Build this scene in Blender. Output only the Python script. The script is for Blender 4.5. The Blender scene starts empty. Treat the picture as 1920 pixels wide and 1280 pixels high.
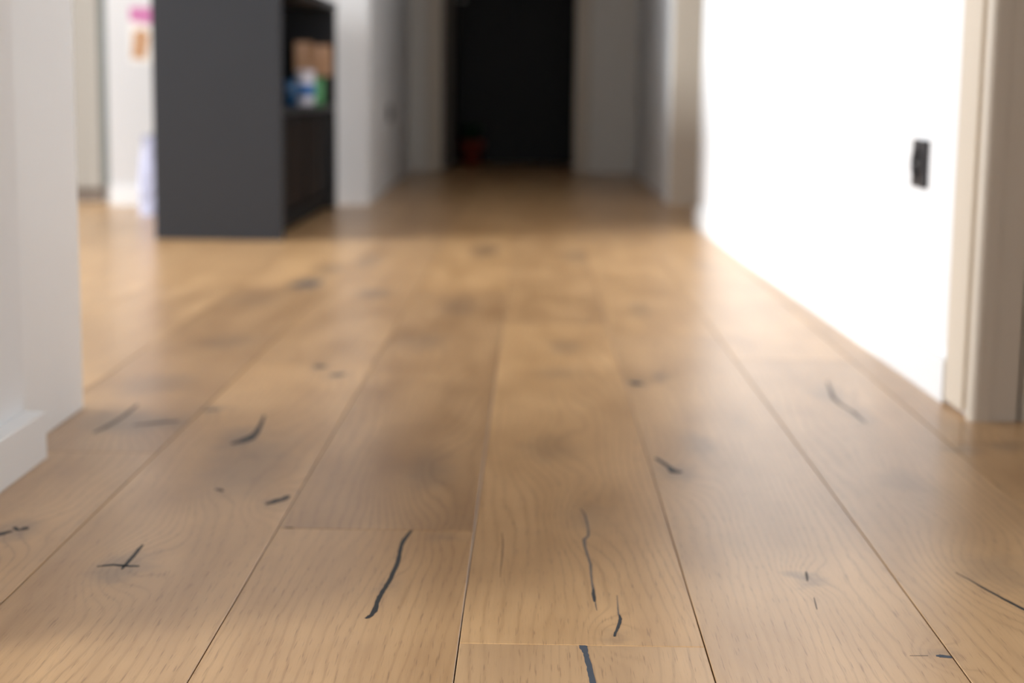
import bpy, bmesh, math, random
from mathutils import Vector, Matrix

random.seed(7)
scene = bpy.context.scene
col = scene.collection

# ---------------------------------------------------------------- camera
cam_data = bpy.data.cameras.new('camera')
cam_data.sensor_fit = 'HORIZONTAL'
cam_data.sensor_width = 36.0
cam_data.lens = 3100.0 / 1920.0 * 36.0
cam_data.clip_start = 0.02
cam_data.dof.use_dof = True
cam_data.dof.focus_distance = 1.45
cam_data.dof.aperture_fstop = 3.7
cam = bpy.data.objects.new('camera', cam_data)
col.objects.link(cam)
rot = Matrix(((0.99982452, -0.01439747, 0.01198499),
              (0.01402843, 0.15144324, -0.9883664),
              (0.01241493, 0.9883611, 0.15161864)))
cam.matrix_world = Matrix.Translation((0, 0, 0.495)) @ rot.to_4x4()
scene.camera = cam

# ---------------------------------------------------------------- world, daylight, exposure
world = bpy.data.worlds.new('world')
scene.world = world
world.use_nodes = True
world.node_tree.nodes['Background'].inputs['Color'].default_value = (0.75, 0.85, 1.0, 1)
world.node_tree.nodes['Background'].inputs['Strength'].default_value = 0.6

def area(name, loc, rot, sx, sy, power, color, spread=180.0):
    d = bpy.data.lights.new(name, 'AREA')
    d.shape = 'RECTANGLE'; d.size = sx; d.size_y = sy
    d.energy = power; d.color = color; d.spread = math.radians(spread)
    o = bpy.data.objects.new(name, d)
    col.objects.link(o)
    o.location = loc; o.rotation_euler = rot
    return o

R = math.radians
# daylight in the openings of the left room's two tall windows and of the window behind the camera
area('window_daylight', (-5.02, 4.05, 1.31), (0, R(-90), 0), 2.36, 4.3, 190, (0.90, 0.95, 1.0), 160)
area('window_daylight', (-5.02, -0.70, 1.31), (0, R(-90), 0), 2.36, 3.1, 45, (0.92, 0.96, 1.0), 130)
area('window_daylight', (-1.6, -3.12, 1.35), (R(90), 0, 0), 3.2, 2.0, 10, (0.95, 0.97, 1.0))
# low hazy sun coming in through the left windows
sun_data = bpy.data.lights.new('sun', 'SUN')
sun_data.energy = 2.8
sun_data.angle = R(15)
sun_data.color = (0.95, 0.98, 1.0)
sun = bpy.data.objects.new('sun', sun_data)
col.objects.link(sun)
sun.location = (-8, 2, 2)
sun.rotation_euler = Vector((1.0, 0.39, -0.28)).to_track_quat('-Z', 'Y').to_euler()

scene.view_settings.view_transform = 'Standard'
scene.view_settings.look = 'None'
scene.view_settings.gamma = 1.0
scene.view_settings.use_curve_mapping = False
scene.view_settings.exposure = 0.54
scene.cycles.use_denoising = True
scene.cycles.max_bounces = 6
scene.cycles.caustics_reflective = False
scene.cycles.caustics_refractive = False
scene.cycles.sample_clamp_indirect = 4.0
scene.cycles.diffuse_bounces = 4

# ---------------------------------------------------------------- helpers
class NT:
    """small helper for building shader node trees"""
    def __init__(self, name):
        self.mat = bpy.data.materials.new(name)
        self.mat.use_nodes = True
        self.t = self.mat.node_tree
        self.bsdf = self.t.nodes['Principled BSDF']
    def new(self, kind, **props):
        n = self.t.nodes.new(kind)
        for k, v in props.items():
            setattr(n, k, v)
        return n
    def link(self, a, b):
        self.t.links.new(a, b)
    def put(self, sock, v):
        if hasattr(v, 'is_linked'):
            self.link(v, sock)
        else:
            sock.default_value = v
    def math(self, op, a, b=0.0, c=0.0, clamp=False):
        n = self.new('ShaderNodeMath', operation=op, use_clamp=clamp)
        self.put(n.inputs[0], a); self.put(n.inputs[1], b)
        if op in ('MULTIPLY_ADD',):
            self.put(n.inputs[2], c)
        return n.outputs[0]
    def vmath(self, op, a, b=(0, 0, 0)):
        n = self.new('ShaderNodeVectorMath', operation=op)
        self.put(n.inputs[0], a); self.put(n.inputs[1], b)
        return n.outputs['Value'] if op == 'LENGTH' else n.outputs[0]
    def noise(self, vec, scale=1.0, detail=2.0, rough=0.5):
        n = self.new('ShaderNodeTexNoise')
        self.put(n.inputs['Vector'], vec)
        n.inputs['Scale'].default_value = scale
        n.inputs['Detail'].default_value = detail
        n.inputs['Roughness'].default_value = rough
        return n.outputs['Fac']
    def ramp(self, v, a, b, lo=0.0, hi=1.0, smooth=True):
        n = self.new('ShaderNodeMapRange', interpolation_type='SMOOTHSTEP' if smooth else 'LINEAR')
        self.put(n.inputs['Value'], v)
        n.inputs['From Min'].default_value = a; n.inputs['From Max'].default_value = b
        n.inputs['To Min'].default_value = lo; n.inputs['To Max'].default_value = hi
        return n.outputs['Result']
    def mix(self, f, a, b):
        n = self.new('ShaderNodeMix', data_type='RGBA')
        self.put(n.inputs['Factor'], f)
        for sock, v in ((n.inputs['A'], a), (n.inputs['B'], b)):
            pass
        self.put(n.inputs[6], a); self.put(n.inputs[7], b)
        return n.outputs[2]
    def bump(self, h, strength, dist):
        n = self.new('ShaderNodeBump')
        n.inputs['Strength'].default_value = strength
        n.inputs['Distance'].default_value = dist
        self.link(h, n.inputs['Height'])
        self.link(n.outputs[0], self.bsdf.inputs['Normal'])

def paint(name, c, rough=0.6, var=0.04, scale=9.0, bump=0.05, bscale=220.0, spec=0.5):
    """painted or plain surface: slight procedural colour drift and fine relief"""
    n = NT(name)
    co = n.new('ShaderNodeTexCoord').outputs['Object']
    f = n.noise(co, scale, 3.0)
    a = tuple(max(0.0, x * (1 - var)) for x in c) + (1,)
    b = tuple(min(1.0, x * (1 + var)) for x in c) + (1,)
    n.link(n.mix(f, a, b), n.bsdf.inputs['Base Color'])
    n.bsdf.inputs['Roughness'].default_value = rough
    n.bsdf.inputs['Specular IOR Level'].default_value = spec
    if bump:
        n.bump(n.noise(co, bscale, 2.0), bump, 0.001)
    return n.mat

def mesh_object(name, bm, material, parent=None, origin=None, smooth=False):
    """bm in world coordinates; the object's origin goes to its base centre"""
    xs = [v.co.x for v in bm.verts]; ys = [v.co.y for v in bm.verts]; zs = [v.co.z for v in bm.verts]
    o3 = Vector(origin) if origin else Vector(((min(xs) + max(xs)) / 2, (min(ys) + max(ys)) / 2, min(zs)))
    bmesh.ops.translate(bm, verts=bm.verts, vec=-o3)
    bmesh.ops.recalc_face_normals(bm, faces=bm.faces)
    me = bpy.data.meshes.new(name)
    bm.to_mesh(me); bm.free()
    if smooth:
        for p in me.polygons:
            p.use_smooth = True
    me.materials.append(material)
    o = bpy.data.objects.new(name, me)
    col.objects.link(o)
    if parent is not None:
        o.parent = parent
        o.location = o3 - world_loc(parent)
    else:
        o.location = o3
    return o

def world_loc(o):
    v = Vector(o.location)
    while o.parent is not None:
        o = o.parent
        v = v + Vector(o.location)
    return v

def add_box(bm, x0, x1, y0, y1, z0, z1, bevel=0.0):
    vs = [bm.verts.new(p) for p in ((x0, y0, z0), (x1, y0, z0), (x1, y1, z0), (x0, y1, z0),
                                    (x0, y0, z1), (x1, y0, z1), (x1, y1, z1), (x0, y1, z1))]
    fs = [bm.faces.new([vs[i] for i in f]) for f in ((3, 2, 1, 0), (4, 5, 6, 7), (0, 1, 5, 4), (1, 2, 6, 5), (2, 3, 7, 6), (3, 0, 4, 7))]
    if bevel:
        es = list({e for f in fs for e in f.edges})
        bmesh.ops.bevel(bm, geom=es, offset=bevel, segments=2, profile=0.6, affect='EDGES')

def box(name, x0, x1, y0, y1, z0, z1, material, parent=None, bevel=0.0):
    bm = bmesh.new()
    add_box(bm, x0, x1, y0, y1, z0, z1, bevel)
    return mesh_object(name, bm, material, parent)

def add_prism(bm, poly, z0, z1):
    a = [bm.verts.new((x, y, z0)) for x, y in poly]
    b = [bm.verts.new((x, y, z1)) for x, y in poly]
    n = len(poly)
    bm.faces.new(a[::-1]); bm.faces.new(b)
    for i in range(n):
        j = (i + 1) % n
        bm.faces.new((a[i], a[j], b[j], b[i]))

def prism(name, poly, z0, z1, material, parent=None):
    bm = bmesh.new()
    add_prism(bm, poly, z0, z1)
    return mesh_object(name, bm, material, parent)

def add_lathe(bm, cx, cy, prof, n=28):
    """prof: (radius, z) from bottom to top"""
    rings = []
    for r, z in prof:
        rings.append([bm.verts.new((cx + r * math.cos(2 * math.pi * k / n), cy + r * math.sin(2 * math.pi * k / n), z)) for k in range(n)])
    for a, b in zip(rings, rings[1:]):
        for k in range(n):
            j = (k + 1) % n
            bm.faces.new((a[k], a[j], b[j], b[k]))
    bm.faces.new(rings[0][::-1]); bm.faces.new(rings[-1])

def lathe(name, cx, cy, prof, material, parent=None, n=28):
    bm = bmesh.new()
    add_lathe(bm, cx, cy, prof, n)
    return mesh_object(name, bm, material, parent, smooth=True)

def add_tube(bm, pts, r, n=8):
    rings = []
    P = [Vector(p) for p in pts]
    for i, p in enumerate(P):
        t = (P[min(i + 1, len(P) - 1)] - P[max(i - 1, 0)]).normalized()
        a = t.cross(Vector((0, 0, 1)))
        if a.length < 1e-3:
            a = t.cross(Vector((1, 0, 0)))
        a.normalize(); b = t.cross(a)
        rings.append([bm.verts.new(p + (a * math.cos(2 * math.pi * k / n) + b * math.sin(2 * math.pi * k / n)) * r) for k in range(n)])
    for a, b in zip(rings, rings[1:]):
        for k in range(n):
            j = (k + 1) % n
            bm.faces.new((a[k], a[j], b[j], b[k]))
    bm.faces.new(rings[0][::-1]); bm.faces.new(rings[-1])

def tag(o, label, cat, group=None, kind=None):
    o['label'] = label; o['category'] = cat
    if group: o['group'] = group
    if kind: o['kind'] = kind
    return o

def empty(name, loc):
    o = bpy.data.objects.new(name, None)
    o.empty_display_size = 0.05
    col.objects.link(o)
    o.location = loc
    return o

# ---------------------------------------------------------------- data traced on the floor: metres, world coordinates
# filled cracks: kind, [(x, y, half width)]
FILLERS = [
    ('dark', [(-0.1325, 1.8107, 0.0016), (-0.1357, 1.7902, 0.0023), (-0.1381, 1.7680, 0.0025), (-0.1392, 1.7444, 0.0022), (-0.1385, 1.7152, 0.0023), (-0.1378, 1.6711, 0.0024), (-0.1396, 1.6403, 0.0023), (-0.1413, 1.6106, 0.0023), (-0.1439, 1.5853, 0.0022), (-0.1457, 1.5643, 0.0023), (-0.1465, 1.5405, 0.0023), (-0.1464, 1.5174, 0.0026), (-0.1483, 1.5060, 0.0024), (-0.1510, 1.4979, 0.0022), (-0.1529, 1.4962, 0.0012)]),
    ('blue', [(0.0495, 1.4302, 0.0034), (0.0506, 1.4209, 0.0036), (0.0517, 1.4097, 0.0023), (0.0526, 1.3931, 0.0025), (0.0539, 1.3742, 0.0026), (0.0550, 1.3532, 0.0027), (0.0561, 1.3328, 0.0028), (0.0571, 1.2984, 0.0022), (0.0580, 1.2749, 0.0008)]),
    ('faint', [(0.0607, 1.9209, 0.0005), (0.0650, 1.8962, 0.0012), (0.0664, 1.8599, 0.0013), (0.0673, 1.8272, 0.0012), (0.0664, 1.7999, 0.0014), (0.0612, 1.7841, 0.0020), (0.0614, 1.7517, 0.0014), (0.0637, 1.7145, 0.0013), (0.0651, 1.6865, 0.0014), (0.0645, 1.6535, 0.0010), (0.0646, 1.6218, 0.0009), (0.0649, 1.6002, 0.0012)]),
    ('dark', [(0.0649, 1.6002, 0.0012), (0.0647, 1.5860, 0.0017), (0.0649, 1.5687, 0.0018), (0.0650, 1.5584, 0.0010)]),
    ('faint', [(0.0655, 1.5584, 0.0004), (0.0656, 1.5467, 0.0005), (0.0661, 1.5318, 0.0003)]),
    ('faint', [(0.0879, 1.5803, 0.0003), (0.0871, 1.5528, 0.0005), (0.0865, 1.5296, 0.0007), (0.0864, 1.5182, 0.0007)]),
    ('dark', [(0.0870, 1.5198, 0.0008), (0.0874, 1.5070, 0.0016), (0.0856, 1.4912, 0.0017), (0.0828, 1.4756, 0.0013), (0.0809, 1.4664, 0.0013), (0.0794, 1.4559, 0.0010)]),
    ('dark', [(-0.4188, 1.7345, 0.0014), (-0.4190, 1.7156, 0.0020), (-0.4186, 1.6951, 0.0020), (-0.4188, 1.6750, 0.0021), (-0.4189, 1.6593, 0.0020), (-0.4191, 1.6419, 0.0012)]),
    ('dark', [(-0.4465, 1.6499, 0.0010), (-0.4399, 1.6542, 0.0026), (-0.4318, 1.6575, 0.0030), (-0.4213, 1.6552, 0.0032), (-0.4120, 1.6538, 0.0026), (-0.4038, 1.6543, 0.0018)]),
    ('dark', [(-0.3144, 1.9179, 0.0020), (-0.3100, 1.9259, 0.0050), (-0.3039, 1.9367, 0.0055), (-0.2974, 1.9449, 0.0050), (-0.2934, 1.9611, 0.0025)]),
    ('dark', [(-0.5934, 1.7566, 0.0030), (-0.5868, 1.7635, 0.0040), (-0.5821, 1.7727, 0.0045), (-0.5771, 1.7797, 0.0030), (-0.5755, 1.7820, 0.0010)]),
    ('dark', [(-0.5786, 1.7977, 0.0020), (-0.5735, 1.7889, 0.0030), (-0.5691, 1.7846, 0.0020)]),
    ('dark', [(-0.5675, 1.7870, 0.0020), (-0.5653, 1.7917, 0.0045), (-0.5644, 1.7985, 0.0025)]),
    ('dark', [(-0.3879, 1.9848, 0.0020), (-0.3852, 1.9877, 0.0035), (-0.3802, 1.9826, 0.0030), (-0.3773, 1.9773, 0.0015)]),
    ('dark', [(-0.4162, 2.2491, 0.0030), (-0.4093, 2.2601, 0.0070), (-0.4022, 2.2713, 0.0080), (-0.3970, 2.2932, 0.0070), (-0.3943, 2.3227, 0.0050), (-0.3969, 2.3757, 0.0032), (-0.4007, 2.4229, 0.0025), (-0.4036, 2.4553, 0.0015)]),
    ('soft', [(-0.6243, 2.3059, 0.0020), (-0.6189, 2.3438, 0.0040), (-0.6142, 2.3868, 0.0040), (-0.6113, 2.4395, 0.0040), (-0.6130, 2.5244, 0.0025)]),
    ('soft', [(-0.5815, 2.3658, 0.0030), (-0.5610, 2.3790, 0.0070), (-0.5404, 2.3924, 0.0070), (-0.5226, 2.4017, 0.0040)]),
    ('dark', [(0.1705, 2.2021, 0.0025), (0.1756, 2.1830, 0.0032), (0.1806, 2.1641, 0.0032), (0.1848, 2.1455, 0.0034), (0.1884, 2.1210, 0.0065), (0.1931, 2.1183, 0.0060), (0.1986, 2.1248, 0.0035)]),
    ('dark', [(0.1715, 2.7888, 0.0050), (0.1788, 2.7739, 0.0120), (0.1855, 2.7642, 0.0080)]),
    ('soft', [(0.2895, 1.6737, 0.0008), (0.2884, 1.6621, 0.0015), (0.2868, 1.6488, 0.0014), (0.2856, 1.6394, 0.0007)]),
    ('faint', [(0.2829, 1.5837, 0.0004), (0.2810, 1.5631, 0.0006), (0.2797, 1.5463, 0.0004)]),
    ('dark', [(0.4466, 1.6786, 0.0003), (0.4536, 1.6561, 0.0008), (0.4595, 1.6306, 0.0013), (0.4656, 1.6093, 0.0015), (0.4716, 1.5886, 0.0017), (0.4779, 1.5684, 0.0020), (0.4863, 1.5439, 0.0020)]),
    ('blue', [(0.3639, 1.4180, 0.0016), (0.3671, 1.4175, 0.0034), (0.3715, 1.4163, 0.0036), (0.3767, 1.4145, 0.0026), (0.3781, 1.4125, 0.0015)]),
    ('faint', [(0.3404, 1.4169, 0.0003), (0.3481, 1.4173, 0.0006), (0.3567, 1.4177, 0.0004)]),
    ('dark', [(-0.2767, 1.8112, 0.0015), (-0.2715, 1.8127, 0.0032), (-0.2667, 1.8130, 0.0015)]),
    ('soft', [(-0.5003, 2.4814, 0.0030), (-0.4906, 2.4906, 0.0080), (-0.4785, 2.4916, 0.0040)]),
    ('faint', [(0.5116, 2.8225, 0.0020), (0.5035, 2.7450, 0.0025), (0.4949, 2.6716, 0.0035), (0.4962, 2.6161, 0.0030), (0.5051, 2.5504, 0.0030), (0.5070, 2.4670, 0.0020)]),
    ('pencil', [(-0.0306, 1.8077, 0.0004), (-0.0287, 1.7701, 0.0009), (-0.0282, 1.7174, 0.0010), (-0.0289, 1.6675, 0.0006), (-0.0288, 1.6352, 0.0003)]),
    ('soft', [(-0.5875, 4.0434, 0.0150), (-0.5717, 4.1010, 0.0300), (-0.5559, 4.1836, 0.0200)]),
    ('soft', [(-0.3853, 2.8933, 0.0080), (-0.3767, 2.8998, 0.0140), (-0.3677, 2.8892, 0.0060)]),
    ('soft', [(-0.3464, 2.8084, 0.0080), (-0.3361, 2.8146, 0.0120), (-0.3270, 2.8316, 0.0060)]),
]
KNOTS = [
    (-0.421, 1.651, 0.040, 0.070, 0.55, 1.00),
    (-0.369, 2.127, 0.070, 0.260, 0.50, 0.55),
    (-0.304, 1.937, 0.030, 0.060, 0.45, 0.60),
    (-0.391, 2.021, 0.030, 0.080, 0.25, 0.50),
    (-0.409, 2.274, 0.040, 0.110, 0.60, 0.60),
    (-0.135, 2.112, 0.045, 0.150, 0.45, 0.90),
    (-0.139, 1.596, 0.014, 0.045, 0.35, 0.25),
    (-0.096, 1.782, 0.022, 0.035, 0.40, 0.20),
    (-0.575, 1.782, 0.040, 0.060, 0.50, 0.60),
    (-0.596, 2.392, 0.080, 0.110, 0.60, 0.50),
    (-0.533, 2.397, 0.050, 0.080, 0.50, 0.30),
    (0.193, 2.118, 0.035, 0.070, 0.50, 0.60),
    (0.237, 2.285, 0.030, 0.110, 0.45, 0.30),
    (0.182, 2.795, 0.028, 0.060, 0.45, 0.50),
    (0.223, 2.852, 0.028, 0.080, 0.50, 0.20),
    (0.288, 1.660, 0.026, 0.038, 0.50, 0.60),
    (0.067, 1.879, 0.040, 0.090, 0.25, 0.50),
    (0.078, 1.453, 0.026, 0.040, 0.30, 0.60),
    (0.497, 2.696, 0.040, 0.110, 0.45, 0.40),
    (0.507, 2.516, 0.025, 0.100, 0.45, 0.20),
    (0.371, 1.417, 0.025, 0.025, 0.35, 0.50),
    (0.487, 1.687, 0.060, 0.090, 0.35, 0.90),
    (0.480, 2.092, 0.040, 0.090, 0.30, 0.40),
    (-0.570, 4.135, 0.060, 0.200, 0.85, 0.30),
    (-0.550, 4.473, 0.050, 0.180, 0.50, 0.20),
    (-0.384, 3.959, 0.060, 0.140, 0.55, 0.30),
    (-0.471, 4.694, 0.050, 0.200, 0.45, 0.20),
    (-0.376, 2.894, 0.026, 0.060, 0.40, 0.20),
    (-0.336, 2.815, 0.026, 0.060, 0.40, 0.20),
    (-0.146, 5.053, 0.060, 0.300, 0.50, 0.20),
    (-0.168, 3.736, 0.060, 0.220, 0.40, 0.20),
    (-0.217, 3.210, 0.070, 0.160, 0.35, 0.20),
    (0.065, 3.168, 0.045, 0.130, 0.40, 0.30),
    (0.050, 2.864, 0.060, 0.080, 0.30, 0.20),
    (0.245, 3.735, 0.040, 0.180, 0.35, 0.20),
    (0.128, 4.928, 0.060, 0.260, 0.35, 0.20),
    (-0.627, 2.702, 0.080, 0.130, 0.50, 0.30),
    (-0.488, 2.491, 0.040, 0.040, 0.50, 0.20),
    (0.607, 2.294, 0.040, 0.050, 0.50, 0.30),
    (0.673, 2.316, 0.050, 0.060, 0.50, 0.30),
    (0.026, 2.253, 0.050, 0.120, 0.30, 0.60),
    (0.485, 4.675, 0.060, 0.260, 0.30, 0.20),
    (-0.589, 3.175, 0.080, 0.140, 0.35, 0.20),
    (-0.646, 3.828, 0.090, 0.200, 0.30, 0.20),
]

# ---------------------------------------------------------------- materials
WALL = paint('wall_white', (0.84, 0.84, 0.845), 0.75, 0.015, 4.0, 0.08, 260.0, 0.3)
CEIL = paint('ceiling_white', (0.85, 0.85, 0.84), 0.85, 0.01)
TRIM = paint('trim_white', (0.86, 0.868, 0.875), 0.45, 0.015, 6.0, 0.02)
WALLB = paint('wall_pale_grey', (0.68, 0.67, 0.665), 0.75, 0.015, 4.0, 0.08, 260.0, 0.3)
GREIGE = paint('wall_greige', (0.80, 0.76, 0.70), 0.7, 0.02, 4.0, 0.08, 260.0, 0.3)
CREAM = paint('casing_cream', (0.66, 0.575, 0.47), 0.5, 0.02, 6.0, 0.02)
CHAR = paint('charcoal_laminate', (0.012, 0.0127, 0.0155), 0.40, 0.08, 14.0, 0.05, 400.0, 0.5)
BLACK = paint('black_carcass', (0.007, 0.007, 0.008), 0.6, 0.1, 12.0, 0.0, 100.0, 0.15)
BROWN = paint('dark_brown_front', (0.010, 0.0055, 0.004), 0.6, 0.2, 10.0, 0.0, 100.0, 0.12)
SOCK = paint('socket_black', (0.030, 0.027, 0.029), 0.45, 0.1, 40.0, 0.0)
HOLE = paint('socket_hole', (0.006, 0.006, 0.007), 0.6, 0.1, 40.0, 0.0)
METAL = paint('contact_metal', (0.5, 0.5, 0.5), 0.3, 0.05)
BEIGE = paint('cabinet_beige', (0.27, 0.242, 0.205), 0.5, 0.02, 5.0, 0.02)
PLINTH = paint('plinth_dark', (0.16, 0.12, 0.09), 0.55, 0.05)
GREYG = paint('filler_grey', (0.10, 0.107, 0.098), 0.55, 0.04)
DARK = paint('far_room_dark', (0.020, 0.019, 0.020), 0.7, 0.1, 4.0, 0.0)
FARDOOR = paint('far_door_brown', (0.10, 0.08, 0.065), 0.6, 0.08)
PAPER = paint('drawing_paper', (0.84, 0.80, 0.74), 0.8, 0.02)
PINK = paint('paint_pink', (0.60, 0.20, 0.40), 0.8, 0.1)
ORANGE = paint('paint_orange', (0.55, 0.31, 0.17), 0.8, 0.12)
PEACH = paint('paint_peach', (0.80, 0.52, 0.36), 0.8, 0.1)
BAG = paint('bag_lavender_white', (0.34, 0.34, 0.44), 0.7, 0.05, 12.0, 0.1, 60.0)
KRAFT = paint('kraft_card', (0.62, 0.36, 0.21), 0.8, 0.08, 20.0, 0.05, 150.0)
TUBW = paint('tub_white', (0.78, 0.76, 0.84), 0.35, 0.03)
TUBB = paint('tub_blue', (0.02, 0.17, 0.52), 0.35, 0.05)
TUBG = paint('tub_green', (0.10, 0.36, 0.14), 0.35, 0.08)
CUPB = paint('cup_blue', (0.012, 0.07, 0.17), 0.35, 0.06)
POT = paint('pot_red', (0.36, 0.055, 0.03), 0.55, 0.1)
SOIL = paint('soil', (0.03, 0.02, 0.015), 0.9, 0.2)
LEAF = paint('leaf_green', (0.03, 0.11, 0.035), 0.5, 0.25, 30.0)
FILL_DARK = paint('filler_dark', (0.013, 0.017, 0.022), 0.5, 0.25, 300.0, 0.1, 900.0, 0.22)
FILL_BLUE = paint('filler_blue_grey', (0.04, 0.053, 0.075), 0.5, 0.2, 300.0, 0.1, 900.0, 0.22)
FILL_SOFT = paint('filler_soft', (0.13, 0.105, 0.085), 0.55, 0.25, 120.0, 0.1, 900.0, 0.22)
FILL_FAINT = paint('crack_grey_brown', (0.135, 0.11, 0.095), 0.55, 0.3, 200.0, 0.1, 900.0, 0.22)
FILL_PENCIL = paint('crack_brown', (0.25, 0.145, 0.07), 0.55, 0.2, 200.0, 0.1, 900.0, 0.22)
FILLMAT = {'dark': FILL_DARK, 'blue': FILL_BLUE, 'soft': FILL_SOFT, 'faint': FILL_FAINT, 'pencil': FILL_PENCIL}
SUB = paint('subfloor_brown', (0.10, 0.055, 0.025), 0.85, 0.15, 6.0, 0.0)

def glass(name):
    n = NT(name)
    tr = n.new('ShaderNodeBsdfTransparent'); gl = n.new('ShaderNodeBsdfGlossy'); mx = n.new('ShaderNodeMixShader')
    gl.inputs['Roughness'].default_value = 0.02
    mx.inputs[0].default_value = 0.06
    n.link(tr.outputs[0], mx.inputs[1]); n.link(gl.outputs[0], mx.inputs[2])
    n.link(mx.outputs[0], n.t.nodes['Material Output'].inputs['Surface'])
    return n.mat
GLASS = glass('window_glass')

def oak(name, knots):
    """oiled oak: growth rings bent round the knots, fibre streaks, pores, grey knots"""
    n = NT(name)
    pos = n.new('ShaderNodeNewGeometry').outputs['Position']
    at = n.new('ShaderNodeAttribute', attribute_name='plank_look')
    sep = n.new('ShaderNodeSeparateColor')
    n.link(at.outputs['Color'], sep.inputs[0])
    tone, seed, grey = sep.outputs[0], sep.outputs[1], sep.outputs[2]
    comb = n.new('ShaderNodeCombineXYZ')
    n.link(n.math('MULTIPLY', seed, 53.0), comb.inputs[0])
    n.link(n.math('MULTIPLY', seed, 117.0), comb.inputs[1])
    comb.inputs[2].default_value = 0.0
    p = n.vmath('ADD', pos, comb.outputs[0])
    def st(sx, sy):
        return n.vmath('MULTIPLY', p, (sx, sy, 1.0))
    low = n.noise(st(5.0, 0.75), 1.0, 2.0, 0.45)
    mid = n.noise(st(14.0, 2.2), 1.0, 3.0, 0.55)
    wob = n.noise(st(26.0, 9.0), 1.0, 2.0, 0.5)
    fib = n.noise(st(330.0, 9.0), 1.0, 3.0, 0.6)
    pore = n.noise(st(700.0, 26.0), 1.0, 1.0, 0.5)
    cloud = n.noise(st(9.0, 4.0), 1.0, 3.0, 0.5)
    # knots
    dn = n.new('ShaderNodeTexNoise')
    n.link(pos, dn.inputs['Vector']); dn.inputs['Scale'].default_value = 22.0; dn.inputs['Detail'].default_value = 3.0
    dv = n.vmath('MULTIPLY', n.vmath('SUBTRACT', dn.outputs['Color'], (0.5, 0.5, 0.5)), (0.05, 0.14, 0.0))
    pk = n.vmath('ADD', pos, dv)
    halo = None; bend = None
    for kx, ky, rx, ry, s, ph in knots:
        d = n.vmath('LENGTH', n.vmath('MULTIPLY', n.vmath('SUBTRACT', pk, (kx, ky, 0.0)), (1 / rx, 1 / ry, 0.0)))
        h = n.ramp(d, 0.15, 1.15, s, 0.0)
        d2 = n.vmath('LENGTH', n.vmath('MULTIPLY', n.vmath('SUBTRACT', pos, (kx, ky, 0.0)), (0.62 / rx, 0.40 / ry, 0.0)))
        b = n.ramp(d2, 0.0, 1.0, ph * 5.0, 0.0)
        halo = h if halo is None else n.math('MAXIMUM', halo, h)
        bend = b if bend is None else n.math('ADD', bend, b)
    sx = n.new('ShaderNodeSeparateXYZ')
    n.link(p, sx.inputs[0])
    phase = n.math('MULTIPLY', sx.outputs[0], 84.0)
    phase = n.math('MULTIPLY_ADD', low, 13.0, phase)
    phase = n.math('MULTIPLY_ADD', wob, 0.8, phase)
    if bend is not None:
        phase = n.math('ADD', phase, bend)
    ring = n.math('SINE', n.math('MULTIPLY', phase, 2 * math.pi))
    line = n.ramp(ring, 0.6, 1.0)
    ringsoft = n.ramp(ring, -1.0, 1.0)
    # colour
    f = n.math('MULTIPLY_ADD', n.math('SUBTRACT', mid, 0.5), 0.9, tone)
    f = n.math('MULTIPLY_ADD', n.math('SUBTRACT', cloud, 0.5), 0.7, f)
    f = n.math('MULTIPLY_ADD', n.math('SUBTRACT', fib, 0.5), 0.22, f)
    f = n.math('MULTIPLY_ADD', ringsoft, -0.05, f)
    f = n.math('MULTIPLY_ADD', n.math('MULTIPLY', line, n.ramp(mid, 0.3, 0.7)), -0.25, f)
    f = n.ramp(f, 0.0, 1.0, 0.0, 1.0, False)
    c = n.mix(f, OAK_DARK, OAK_LIGHT)
    c = n.mix(n.math('MULTIPLY', grey, 0.3), c, OAK_GREY)
    if halo is not None:
        c = n.mix(n.math('MULTIPLY', halo, n.math('MULTIPLY_ADD', cloud, 0.5, 0.62)), c, (0.115, 0.085, 0.068, 1))
    pm = n.ramp(pore, 0.60, 0.70)
    pm = n.math('MULTIPLY', pm, n.math('MULTIPLY_ADD', ringsoft, 0.6, 0.2))
    c = n.mix(n.math('MULTIPLY', pm, 0.65), c, (0.17, 0.085, 0.035, 1))
    n.link(c, n.bsdf.inputs['Base Color'])
    n.bsdf.inputs['Roughness'].default_value = OAK_ROUGH
    n.bsdf.inputs['IOR'].default_value = 1.48
    return n.mat

OAK_DARK = (0.31, 0.165, 0.064, 1)
OAK_LIGHT = (0.70, 0.44, 0.215, 1)
OAK_GREY = (0.42, 0.33, 0.25, 1)
OAK_ROUGH = 0.285

# ---------------------------------------------------------------- floor: slab and oak planks
floor = box('floor', -5.1, 2.4, -3.2, 12.2, -0.10, -0.0142, SUB)
tag(floor, 'oak plank floor running the length of the passage', 'floor', kind='structure')

NEAR_SEAMS = {-1: -0.949, 0: -0.7275, 1: -0.5056, 2: -0.2842, 3: -0.0617, 4: 0.1598, 5: 0.3780, 6: 0.5985, 7: 0.820}
def seam(i):
    if i in NEAR_SEAMS: return NEAR_SEAMS[i]
    return -0.949 + 0.2212 * (i + 1) if i < 0 else 0.820 + 0.2212 * (i - 7)
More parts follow.
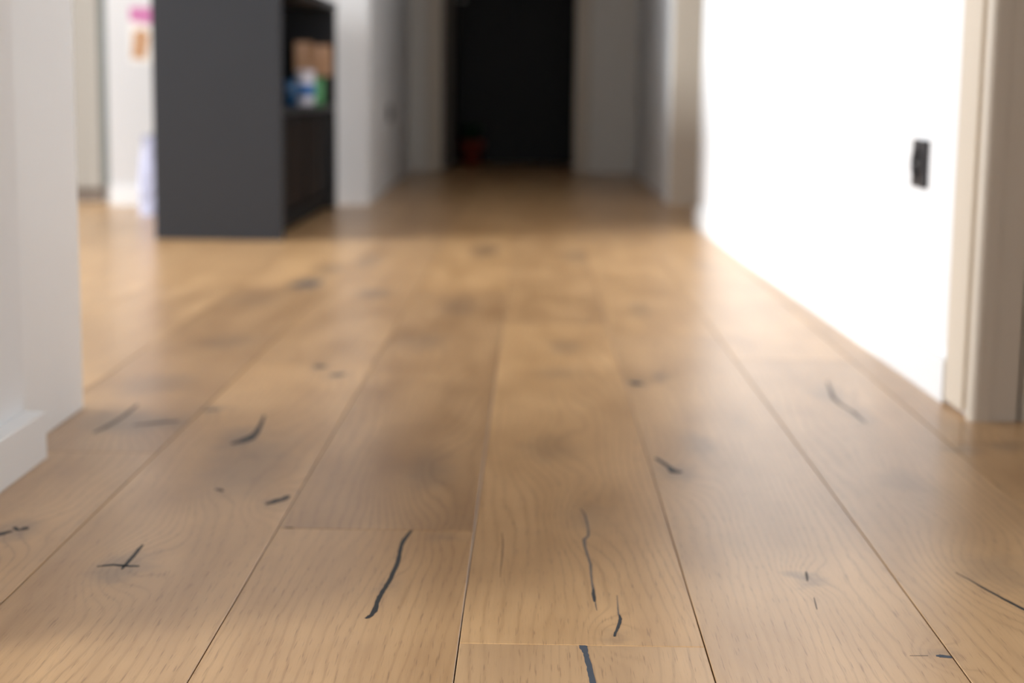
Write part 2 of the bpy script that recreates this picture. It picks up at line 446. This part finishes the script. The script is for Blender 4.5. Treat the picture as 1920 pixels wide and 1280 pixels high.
# joints seen near the camera; the rest follow at plank length
JOINT = {0: 2.186, 1: 2.93, 2: 1.812, 3: 1.431, 4: 3.35, 5: 3.05, 6: 2.33, 7: 1.2}
LOOK = {  # (row, n-th plank counted from the traced joint): tone, grey
    (0, -1): (0.52, 0.15), (0, 0): (0.25, 0.35), (1, -1): (0.50, 0.10), (1, 0): (0.36, 0.25), (2, -1): (0.50, 0.05), (2, 0): (0.26, 0.35),
    (3, -1): (0.60, 0.45), (3, 0): (0.58, 0.0), (4, -1): (0.56, 0.35), (4, 0): (0.55, 0.1), (5, -1): (0.50, 0.40), (5, 0): (0.58, 0.2), (6, -1): (0.42, 0.1), (6, 0): (0.40, 0.15)}
Y0, Y1 = -0.6, 11.0
GAP = 0.0006
BEV = 0.0006
planks = []
for row in range(-12, 12):
    x0, x1 = seam(row) + GAP, seam(row + 1) - GAP
    rk = [k for k in KNOTS if x0 - 0.02 < k[0] < x1 + 0.02]
    m = oak('oak_row', rk) if rk or row in (3,) else None
    if m is None:
        m = bpy.data.materials.get('oak_plain') or oak('oak_plain', [])
    j0 = JOINT.get(row, 0.4 + random.random() * 2.0)
    js = [j0]
    while js[-1] < Y1: js.append(js[-1] + random.choice((1.9, 2.05, 2.2)))
    while js[0] > Y0: js.insert(0, js[0] - random.choice((2.15, 2.2)))
    for a, b in zip(js, js[1:]):
        ya, yb = max(a, Y0) + GAP, min(b, Y1) - GAP
        if yb - ya < 0.05: continue
        k = round((a - j0) / 2.05)
        tone, grey = LOOK.get((row, k), (random.uniform(0.36, 0.60), random.uniform(0.0, 0.4)))
        bm = bmesh.new()
        lo = [bm.verts.new(q) for q in ((x0, ya, -0.014), (x1, ya, -0.014), (x1, yb, -0.014), (x0, yb, -0.014))]
        mi = [bm.verts.new((q.co.x, q.co.y, -BEV * 0.8)) for q in lo]
        hi = [bm.verts.new(q) for q in ((x0 + BEV, ya + BEV, 0), (x1 - BEV, ya + BEV, 0), (x1 - BEV, yb - BEV, 0), (x0 + BEV, yb - BEV, 0))]
        bm.faces.new(lo[::-1]); bm.faces.new(hi)
        for u, v in ((lo, mi), (mi, hi)):
            for i in range(4):
                bm.faces.new((u[i], u[(i + 1) % 4], v[(i + 1) % 4], v[i]))
        o = mesh_object('plank', bm, m, floor)
        seed = random.random()
        ca = o.data.attributes.new('plank_look', 'FLOAT_COLOR', 'POINT')
        for d in ca.data: d.color = (tone, seed, grey, 1.0)
        planks.append((x0, x1, ya, yb, o))

def fill_crack(kind, pts):
    """dark filler set into a crack: an irregular ribbon, its top a hair above the board"""
    mx, my = pts[len(pts) // 2][:2]
    host = next(p for p in planks if p[0] - 0.001 <= mx <= p[1] + 0.001 and p[2] - 0.001 <= my <= p[3] + 0.001)
    fine = []
    for (ax, ay, aw), (bx_, by_, bw) in zip(pts, pts[1:]):
        for k in range(3):
            t = k / 3
            fine.append((ax + (bx_ - ax) * t, ay + (by_ - ay) * t, aw + (bw - aw) * t))
    fine.append(pts[-1])
    bm = bmesh.new()
    rows = []
    for i, (x, y, w) in enumerate(fine):
        q0, q1 = fine[max(i - 1, 0)], fine[min(i + 1, len(fine) - 1)]
        t = Vector((q1[0] - q0[0], q1[1] - q0[1])).normalized()
        nx, ny = -t.y, t.x
        wl, wr = w * random.uniform(0.8, 1.18), w * random.uniform(0.8, 1.18)
        cl = lambda v: min(max(v, host[0] + 0.0004), host[1] - 0.0004)
        cy = lambda v: min(max(v, host[2] + 0.0004), host[3] - 0.0004)
        pl = (cl(x + nx * wl), cy(y + ny * wl)); pr = (cl(x - nx * wr), cy(y - ny * wr))
        rows.append([bm.verts.new((pl[0], pl[1], -0.0004)), bm.verts.new((pl[0], pl[1], 0.00022)),
                     bm.verts.new((pr[0], pr[1], 0.00022)), bm.verts.new((pr[0], pr[1], -0.0004))])
    for a, b in zip(rows, rows[1:]):
        for k in range(4):
            j = (k + 1) % 4
            bm.faces.new((a[k], a[j], b[j], b[k]))
    bm.faces.new(rows[0]); bm.faces.new(rows[-1][::-1])
    return mesh_object('crack_filler', bm, FILLMAT[kind], host[4])
for kind, pts in FILLERS:
    fill_crack(kind, pts)

# ---------------------------------------------------------------- shell
HC = 2.6
def swall(o, label, cat='wall'):
    return tag(o, label, cat, kind='structure')

swall(box('ceiling', -5.1, 2.4, -3.2, 12.2, HC, HC + 0.1, CEIL), 'plain white ceiling over the rooms and passage', 'ceiling')
# outer wall on the left with two tall window openings
bm = bmesh.new()
for y0, y1, z0, z1 in ((-3.2, -2.3, 0, HC), (0.9, 1.85, 0, HC), (6.25, 12.2, 0, HC), (-2.3, 0.9, 2.5, HC), (1.85, 6.25, 2.5, HC), (-2.3, 0.9, 0, 0.12), (1.85, 6.25, 0, 0.12)):
    add_box(bm, -5.25, -5.1, y0, y1, z0 - 0.014, z1)
swall(mesh_object('wall_outer_left', bm, WALL), 'white outer wall with tall windows left of the room')
for i, (y0, y1) in enumerate(((1.85, 6.25), (-2.3, 0.9))):
    w = box('window_%d' % (i + 1), -5.19, -5.17, y0 + 0.05, y1 - 0.05, 0.17, 2.45, GLASS)
    swall(w, ('wide' if i == 0 else 'narrower') + ' tall window in the left room', 'window')
    for name, q in (('window_frame', (y0, y0 + 0.05, 0.12, 2.5)), ('window_frame', (y1 - 0.05, y1, 0.12, 2.5)), ('window_frame', (y0, y1, 0.12, 0.17)), ('window_frame', (y0, y1, 2.45, 2.5))):
        box(name, -5.2, -5.14, *q, TRIM, w)
bm = bmesh.new()
for x0, x1, z0, z1 in ((-5.1, -3.2, 0, HC), (0.0, 2.4, 0, HC), (-3.2, 0.0, 0, 0.35), (-3.2, 0.0, 2.35, HC)):
    add_box(bm, x0, x1, -3.3, -3.2, z0 - 0.014, z1)
swall(mesh_object('wall_behind', bm, WALL), 'white wall with a window behind the viewer')
swall(box('wall_outer_right', 2.4, 2.5, -3.2, 12.2, -0.014, HC, GREIGE), 'outer wall of the dim room on the right')
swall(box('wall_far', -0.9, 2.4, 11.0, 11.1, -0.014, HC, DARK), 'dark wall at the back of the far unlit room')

# left pier between the openings: wall, skirting and white casing
swall(box('wall_left', -0.80, -0.672, 1.33, 2.146, 0.0, HC, WALL), 'white wall at the left edge, above a low skirting')
sk = box('baseboard_left', -0.672, -0.643, 1.33, 2.146, 0.0, 0.064, TRIM, bevel=0.002)
tag(sk, 'thick white skirting board at the foot of the left wall', 'baseboard', kind='structure')
cs = box('trim_1', -0.80, -0.687, 2.147, 2.487, 0.0, HC, TRIM, bevel=0.003)
tag(cs, 'white casing closing the end of the left wall', 'casing', kind='structure')

# wall behind the island and left side of the corridor
YB = 6.76
swall(prism('wall_back', [(-5.1, 6.98), (-5.1, 6.92), (-1.735, 6.92), (-1.735, YB), (-0.692, 6.95), (-0.692, 6.98)], 0.0, HC, WALLB), 'white wall behind the charcoal island')
bb = prism('baseboard_back', [(-1.735, YB - 0.001), (-1.735, YB - 0.013), (-1.20, YB + 0.085), (-1.20, YB + 0.097)], 0.0, 0.074, TRIM)
tag(bb, 'white skirting on the wall behind the island', 'baseboard', kind='structure')
swall(prism('wall_left_corridor', [(-0.692, 6.981), (-0.745, 9.84), (-0.88, 9.84), (-0.82, 6.981)], 0.0, HC, WALL), 'white wall on the left side of the far corridor')

# far end of the corridor: wall with a doorway into the dark room
bm = bmesh.new()
for x0, x1, z0, z1 in ((-0.88, -0.552, 0, HC), (0.235, 0.72, 0, HC), (-0.552, 0.235, 2.1, HC)):
    add_box(bm, x0, x1, 9.85, 9.97, z0, z1)
swall(mesh_object('wall_corridor_end', bm, GREIGE), 'greige wall with the dark doorway at the corridor end')
fc = empty('trim_2', (-0.16, 9.84, 0.0))
tag(fc, 'greige casing round the far dark doorway', 'casing', kind='structure')
box('side_casing', -0.635, -0.552, 9.815, 9.849, 0.0, 2.18, CREAM, fc, 0.004)
box('side_casing', 0.235, 0.318, 9.815, 9.849, 0.0, 2.18, CREAM, fc, 0.004)
box('head_casing', -0.552, 0.235, 9.815, 9.849, 2.1, 2.18, CREAM, fc, 0.004)
fd = empty('door_1', (-0.53, 9.99, 0.0))
tag(fd, 'brown door swung open into the dark far room', 'door', kind='structure')
box('door_leaf', -0.545, -0.505, 9.975, 10.72, 0.008, 2.08, FARDOOR, fd, 0.003)
lv = bmesh.new()
add_tube(lv, [(-0.505, 10.62, 1.04), (-0.455, 10.62, 1.04)], 0.009)
add_tube(lv, [(-0.458, 10.625, 1.04), (-0.458, 10.51, 1.04)], 0.008)
mesh_object('door_handle', lv, METAL, fd)
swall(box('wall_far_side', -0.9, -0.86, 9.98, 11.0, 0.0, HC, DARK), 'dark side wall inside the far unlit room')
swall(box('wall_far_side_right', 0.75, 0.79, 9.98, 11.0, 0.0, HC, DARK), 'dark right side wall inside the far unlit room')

# right side: corridor wall, side opening, bright wall, near casing
swall(prism('wall_right_corridor', [(0.592, 7.20), (0.72, 7.20), (0.72, 9.849), (0.592, 9.849)], 0.0, HC, WALL), 'dim white corridor wall beyond the bright right wall')
tag(box('trim_3', 0.584, 0.80, 7.17, 7.199, 0.0, HC, CREAM, bevel=0.004), 'greige casing on the corridor wall past the bright wall', 'casing', kind='structure')
def bx(y): return 0.664 - 0.0215 * (y - 2.638)
def wx(y): return bx(y) + 0.014
swall(prism('wall_right', [(wx(2.52), 2.52), (wx(6.09), 6.09), (wx(6.09) + 0.12, 6.09), (wx(2.52) + 0.12, 2.52)], 0.0, HC, WALL), 'bright white wall on the right with the black socket')
tag(prism('baseboard_right', [(wx(2.64), 2.64), (bx(2.64), 2.64), (bx(6.09), 6.09), (wx(6.09), 6.09)], 0.0, 0.070, TRIM), 'white skirting along the bright right wall', 'baseboard', kind='structure')
ca = empty('trim_4', (0.68, 2.52, 0.0))
tag(ca, 'cream moulded casing at the near end of the right wall', 'casing', kind='structure')
def strip(name, y0, y1, off0, off1, z0, z1, m, back=0.03):
    return prism(name, [(bx(y1) + off1, y1), (bx(y0) + off0, y0), (wx(y0) + back, y0), (wx(y1) + back, y1)], z0, z1, m, ca)
strip('flat_band', 2.535, 2.638, 0.003, 0.003, 0.007, HC, CREAM, 0.0139)
strip('groove', 2.521, 2.5349, 0.011, 0.011, 0.0, HC, CREAM, 0.0139)
bm = bmesh.new()
cyb, cxb = 2.503, bx(2.503) + 0.014
poly = [(cxb + 0.0125 * math.cos(a), cyb + 0.0165 * math.sin(a)) for a in [R(90 + 180 * k / 8) for k in range(9)]]
poly += [(cxb + 0.02, 2.4865), (cxb + 0.02, 2.5195)]
add_prism(bm, poly, 0.0, HC)
mesh_object('bead', bm, CREAM, ca)
box('lining', 0.6985, 0.742, 2.4885, 2.519, 0.0, HC, CREAM, ca)
box('lining', 0.749, 0.80, 2.4945, 2.519, 0.0, HC, CREAM, ca)
swall(box('wall_right_near', 0.70, 0.82, -3.2, 1.3, 0.0, HC, WALL), 'white wall on the right beside the viewer')

# ---------------------------------------------------------------- charcoal island with open shelves towards the passage
IX0, IX1, IY0, IY1, IH = -1.214, -0.804, 5.285, 6.74, 0.822
isl = empty('kitchen_island', ((IX0 + IX1) / 2, (IY0 + IY1) / 2, 0.0))
tag(isl, 'charcoal kitchen island with open shelves facing the passage', 'island')
box('end_panel', IX0, IX1, IY0, IY0 + 0.022, 0.0, IH - 0.03, CHAR, isl, 0.0012)
box('end_panel', IX0, IX1, IY1 - 0.022, IY1, 0.0, IH - 0.03, CHAR, isl, 0.0012)
box('back_panel', IX0, IX0 + 0.018, IY0 + 0.022, IY1 - 0.022, 0.0, IH - 0.03, CHAR, isl)
box('worktop', IX0 - 0.004, IX1 + 0.004, IY0 - 0.004, IY1 + 0.004, IH - 0.03, IH, CHAR, isl, 0.002)
box('shelf', IX0 + 0.018, IX1 - 0.004, IY0 + 0.022, IY1 - 0.022, 0.398, 0.420, CHAR, isl, 0.001)
box('bottom_board', IX0 + 0.018, IX1 - 0.004, IY0 + 0.022, IY1 - 0.022, 0.05, 0.068, BLACK, isl)
box('toe_kick', IX0 + 0.018, IX1 - 0.05, IY0 + 0.022, IY1 - 0.022, 0.0, 0.05, BLACK, isl)
for y0, y1, m in ((5.312, 5.56, BLACK), (5.575, 5.975, BROWN), (6.04, 6.46, BROWN), (6.475, 6.714, BLACK)):
    d = box('cabinet_door', IX1 - 0.045, IX1 - 0.026, y0, y1, 0.074, 0.392, m, isl, 0.0015)
    box('finger_pull', IX1 - 0.0259, IX1 - 0.020, y0 + 0.02, y1 - 0.02, 0.372, 0.386, BLACK, d)
box('divider', IX0 + 0.018, IX1 - 0.03, 5.98, 6.03, 0.068, 0.398, BLACK, isl)

# things on the shelf
SZ = 0.4202
t = empty('canister', (-0.868, 6.27, SZ)); tag(t, 'white canister with a blue label on the island shelf', 'canister')
lathe('body', -0.868, 6.27, [(0.036, SZ), (0.038, SZ + 0.004), (0.038, SZ + 0.104), (0.036, SZ + 0.107)], TUBW, t)
lathe('label', -0.868, 6.27, [(0.0388, SZ + 0.034), (0.0388, SZ + 0.078)], TUBB, t)
lathe('lid', -0.868, 6.27, [(0.0395, SZ + 0.1072), (0.0395, SZ + 0.126), (0.036, SZ + 0.130)], TUBW, t)
t = empty('canister', (-0.842, 6.385, SZ)); tag(t, 'green canister just behind the white and blue one', 'canister')
lathe('body', -0.842, 6.385, [(0.030, SZ), (0.033, SZ + 0.004), (0.033, SZ + 0.085), (0.031, SZ + 0.088)], TUBG, t)
lathe('lid', -0.842, 6.385, [(0.034, SZ + 0.0882), (0.034, SZ + 0.100), (0.032, SZ + 0.103)], TUBG, t)
t = empty('cup', (-0.872, 5.93, SZ)); tag(t, 'small dark blue cup near the front of the shelf', 'cup')
lathe('body', -0.872, 5.93, [(0.026, SZ), (0.030, SZ + 0.06), (0.031, SZ + 0.092), (0.028, SZ + 0.092), (0.024, SZ + 0.01)], CUPB, t)
bm = bmesh.new()
add_tube(bm, [(-0.872, 5.93 - 0.030 - 0.022 * math.sin(a), SZ + 0.05 + 0.024 * math.cos(a)) for a in [R(180 * k / 8) for k in range(9)]], 0.004)
mesh_object('handle', bm, CUPB, t)
t = empty('storage_box', (-0.875, 6.60, SZ)); tag(t, 'black storage box under the two kraft boxes', 'box')
box('body', -0.945, -0.812, 6.53, 6.67, SZ, SZ + 0.093, BLACK, t, 0.003)
box('lid', -0.949, -0.808, 6.526, 6.674, SZ + 0.0932, SZ + 0.110, BLACK, t, 0.003)
BZ = SZ + 0.1103
for x0, x1, y0, y1, h, lab in ((-0.944, -0.884, 6.55, 6.64, 0.130, 'taller kraft card box on the black storage box'), (-0.878, -0.810, 6.56, 6.65, 0.118, 'lower kraft card box nearest the passage')):
    t = empty('card_box', ((x0 + x1) / 2, (y0 + y1) / 2, BZ)); tag(t, lab, 'box', 'kraft boxes on the island shelf')
    box('body', x0, x1, y0, y1, BZ, BZ + h, KRAFT, t, 0.002)
    box('tape', (x0 + x1) / 2 - 0.008, (x0 + x1) / 2 + 0.008, y0 - 0.0006, y0 - 0.0001, BZ + h * 0.6, BZ + h, PEACH, t)
    box('flap', x0 + 0.002, x1 - 0.002, y0 + 0.002, y1 - 0.002, BZ + h + 0.0002, BZ + h + 0.002, KRAFT, t)

# paper bag on the floor behind the island
t = empty('paper_bag', (-1.39, 6.28, 0.0)); tag(t, 'white lavender paper bag on the floor beside the island', 'bag')
bm = bmesh.new()
nz, nn = 9, 28
rings = []
for i in range(nz + 1):
    z = 0.30 * i / nz
    ring = []
    for k in range(nn):
        a = 2 * math.pi * k / nn
        cx, cy = math.cos(a), math.sin(a)
        sxx = 0.105 * math.copysign(abs(cx) ** 0.35, cx); syy = 0.065 * math.copysign(abs(cy) ** 0.35, cy)
        q = 1 + 0.06 * math.sin(3 * a + i * 0.9) * (i / nz) - 0.10 * (i / nz) ** 2
        ring.append(bm.verts.new((-1.385 + sxx * q + random.uniform(-0.003, 0.003), 6.28 + syy * q + random.uniform(-0.003, 0.003), z)))
    rings.append(ring)
for a, b in zip(rings, rings[1:]):
    for k in range(nn):
        bm.faces.new((a[k], a[(k + 1) % nn], b[(k + 1) % nn], b[k]))
bm.faces.new(rings[0][::-1])
mesh_object('body', bm, BAG, t)
for dy in (-0.045, 0.045):
    bm = bmesh.new()
    add_tube(bm, [(-1.385 + 0.05 * math.cos(a), 6.28 + dy, 0.285 + 0.075 * math.sin(a)) for a in [R(180 * k / 10) for k in range(11)]], 0.004)
    mesh_object('handle', bm, GREYG, t)

# ---------------------------------------------------------------- tall beige cabinet and the drawing on the wall
t = empty('tall_cabinet', (-2.37, 6.87, 0.0)); tag(t, 'tall beige cabinet with dark plinth beyond the left casing', 'cabinet')
CY = 6.855
box('carcass', -2.96, -1.793, CY + 0.02, 6.918, 0.058, 2.2, BEIGE, t)
for x0, x1 in ((-2.958, -2.378), (-2.374, -1.795)):
    d = box('cabinet_door', x0, x1, CY, CY + 0.0195, 0.062, 2.195, BEIGE, t, 0.0015)
    hx = x1 - 0.04 if x0 < -2.5 else x0 + 0.04
    bm = bmesh.new(); add_tube(bm, [(hx, CY - 0.03, 0.95), (hx, CY - 0.03, 1.15)], 0.006)
    add_tube(bm, [(hx, CY, 0.97), (hx, CY - 0.03, 0.97)], 0.005); add_tube(bm, [(hx, CY, 1.13), (hx, CY - 0.03, 1.13)], 0.005)
    mesh_object('handle', bm, METAL, d)
box('plinth', -2.95, -1.80, CY + 0.03, 6.917, 0.0, 0.0578, PLINTH, t)
box('side_filler', -1.7925, -1.736, CY + 0.004, 6.917, 0.075, 2.2, GREYG, t)

def back_y(x): return YB + (x + 1.735) * 0.19 / 1.043
t = empty('childs_drawing', (-1.55, back_y(-1.55) - 0.001, 0.575)); tag(t, 'pink and orange child drawing taped on the white wall', 'drawing')
def sheet(name, pts, lay, m):
    bm = bmesh.new()
    f = [bm.verts.new((x, back_y(x) - 0.0006 - lay, z)) for x, z in pts]
    b = [bm.verts.new((x, back_y(x) - 0.0001 - lay, z)) for x, z in pts]
    n = len(pts)
    bm.faces.new(f); bm.faces.new(b[::-1])
    for i in range(n): bm.faces.new((f[i], f[(i + 1) % n], b[(i + 1) % n], b[i]))
    return mesh_object(name, bm, m, t)
sheet('sheet', [(-1.645, 0.575), (-1.435, 0.575), (-1.435, 0.80), (-1.645, 0.80)], 0.0, PAPER)
sheet('pink_band', [(-1.643, 0.742), (-1.55, 0.728), (-1.437, 0.74), (-1.437, 0.798), (-1.643, 0.798)], 0.0006, PINK)
sheet('orange_figure', [(-1.640, 0.595), (-1.585, 0.59), (-1.575, 0.64), (-1.568, 0.69), (-1.59, 0.715), (-1.630, 0.70), (-1.634, 0.65)], 0.0006, ORANGE)
sheet('peach_figure', [(-1.56, 0.60), (-1.48, 0.60), (-1.47, 0.66), (-1.50, 0.72), (-1.55, 0.715), (-1.56, 0.66)], 0.0006, PEACH)

# ---------------------------------------------------------------- wall sockets
def socket(loc, ang, label):
    """square plate with a round recessed insert, facing local -x"""
    t = empty('wall_socket', loc)
    tag(t, label, 'socket', 'black wall sockets')
    bm = bmesh.new(); add_box(bm, -0.0095, 0.0, -0.0405, 0.0405, -0.0405, 0.0405, 0.0025)
    parts = [('plate', bm, SOCK)]
    def disc(r0, r1, x0, x1, m, name):
        b = bmesh.new(); n = 32
        rr = []
        for r, x in ((r0, x0), (r0, x1), (r1, x1), (r1, x0)):
            rr.append([b.verts.new((x, r * math.cos(2 * math.pi * k / n), r * math.sin(2 * math.pi * k / n))) for k in range(n)])
        for i in range(4):
            a, c = rr[i], rr[(i + 1) % 4]
            for k in range(n):
                b.faces.new((a[k], a[(k + 1) % n], c[(k + 1) % n], c[k]))
        parts.append((name, b, m))
    disc(0.0215, 0.0275, -0.0096, -0.0145, SOCK, 'socket_ring')
    b = bmesh.new()
    n = 32
    c = [[b.verts.new((x, 0.0214 * math.cos(2 * math.pi * k / n), 0.0214 * math.sin(2 * math.pi * k / n))) for k in range(n)] for x in (-0.0096, -0.0100)]
    b.faces.new(c[1]); b.faces.new(c[0][::-1])
    for k in range(n): b.faces.new((c[0][k], c[0][(k + 1) % n], c[1][(k + 1) % n], c[1][k]))
    parts.append(('socket_well', b, HOLE))
    for s in (-1, 1):
        b = bmesh.new(); add_tube(b, [(-0.0101, 0.0095 * s, 0), (-0.0112, 0.0095 * s, 0)], 0.0026, 12)
        parts.append(('pin_hole', b, METAL))
    rm = Matrix.Rotation(ang, 4, 'Z')
    for name, b, m in parts:
        bmesh.ops.transform(b, matrix=Matrix.Translation(loc) @ rm, verts=b.verts)
        mesh_object(name, b, m, t)
    return t
sy = 2.885
socket((wx(sy) - 0.0002, sy, 0.374), math.atan(0.0215), 'black square wall socket on the bright right wall')
sy = 8.13
socket((-0.692 - (sy - 6.981) * 0.0185 + 0.0003, sy, 0.365), math.pi + math.atan(0.0185), 'blurred dark wall socket on the corridor left wall')

# ---------------------------------------------------------------- potted plant in the dark far room
t = empty('potted_plant', (-0.405, 10.78, 0.0)); tag(t, 'small green plant in a red pot in the dark far doorway', 'plant')
lathe('pot', -0.405, 10.78, [(0.052, 0.0), (0.072, 0.12), (0.080, 0.12), (0.080, 0.15), (0.070, 0.15), (0.068, 0.135)], POT, t)
lathe('soil', -0.405, 10.78, [(0.060, 0.130), (0.066, 0.138)], SOIL, t)
for k in range(11):
    a = k * 2.4; tilt = 0.35 + 0.5 * ((k * 7) % 5) / 5; L = 0.13 + 0.05 * ((k * 3) % 4) / 4
    bm = bmesh.new()
    base = Vector((-0.405, 10.78, 0.134)); out = Vector((math.cos(a), math.sin(a), 0)); side = Vector((-math.sin(a), math.cos(a), 0))
    prev = None
    for i in range(6):
        s = i / 5
        w = 0.020 * math.sin(math.pi * min(0.97, 0.12 + s * 0.88)) + 0.001
        c = base + out * (0.012 + L * tilt * s) + Vector((0, 0, L * (s - 0.35 * tilt * s * s)))
        row = [bm.verts.new(c - side * w), bm.verts.new(c + Vector((0, 0, -0.004))), bm.verts.new(c + side * w)]
        if prev:
            bm.faces.new((prev[0], prev[1], row[1], row[0])); bm.faces.new((prev[1], prev[2], row[2], row[1]))
        prev = row
    bmesh.ops.solidify(bm, geom=list(bm.faces), thickness=0.0012)
    mesh_object('leaf', bm, LEAF, t, smooth=True)
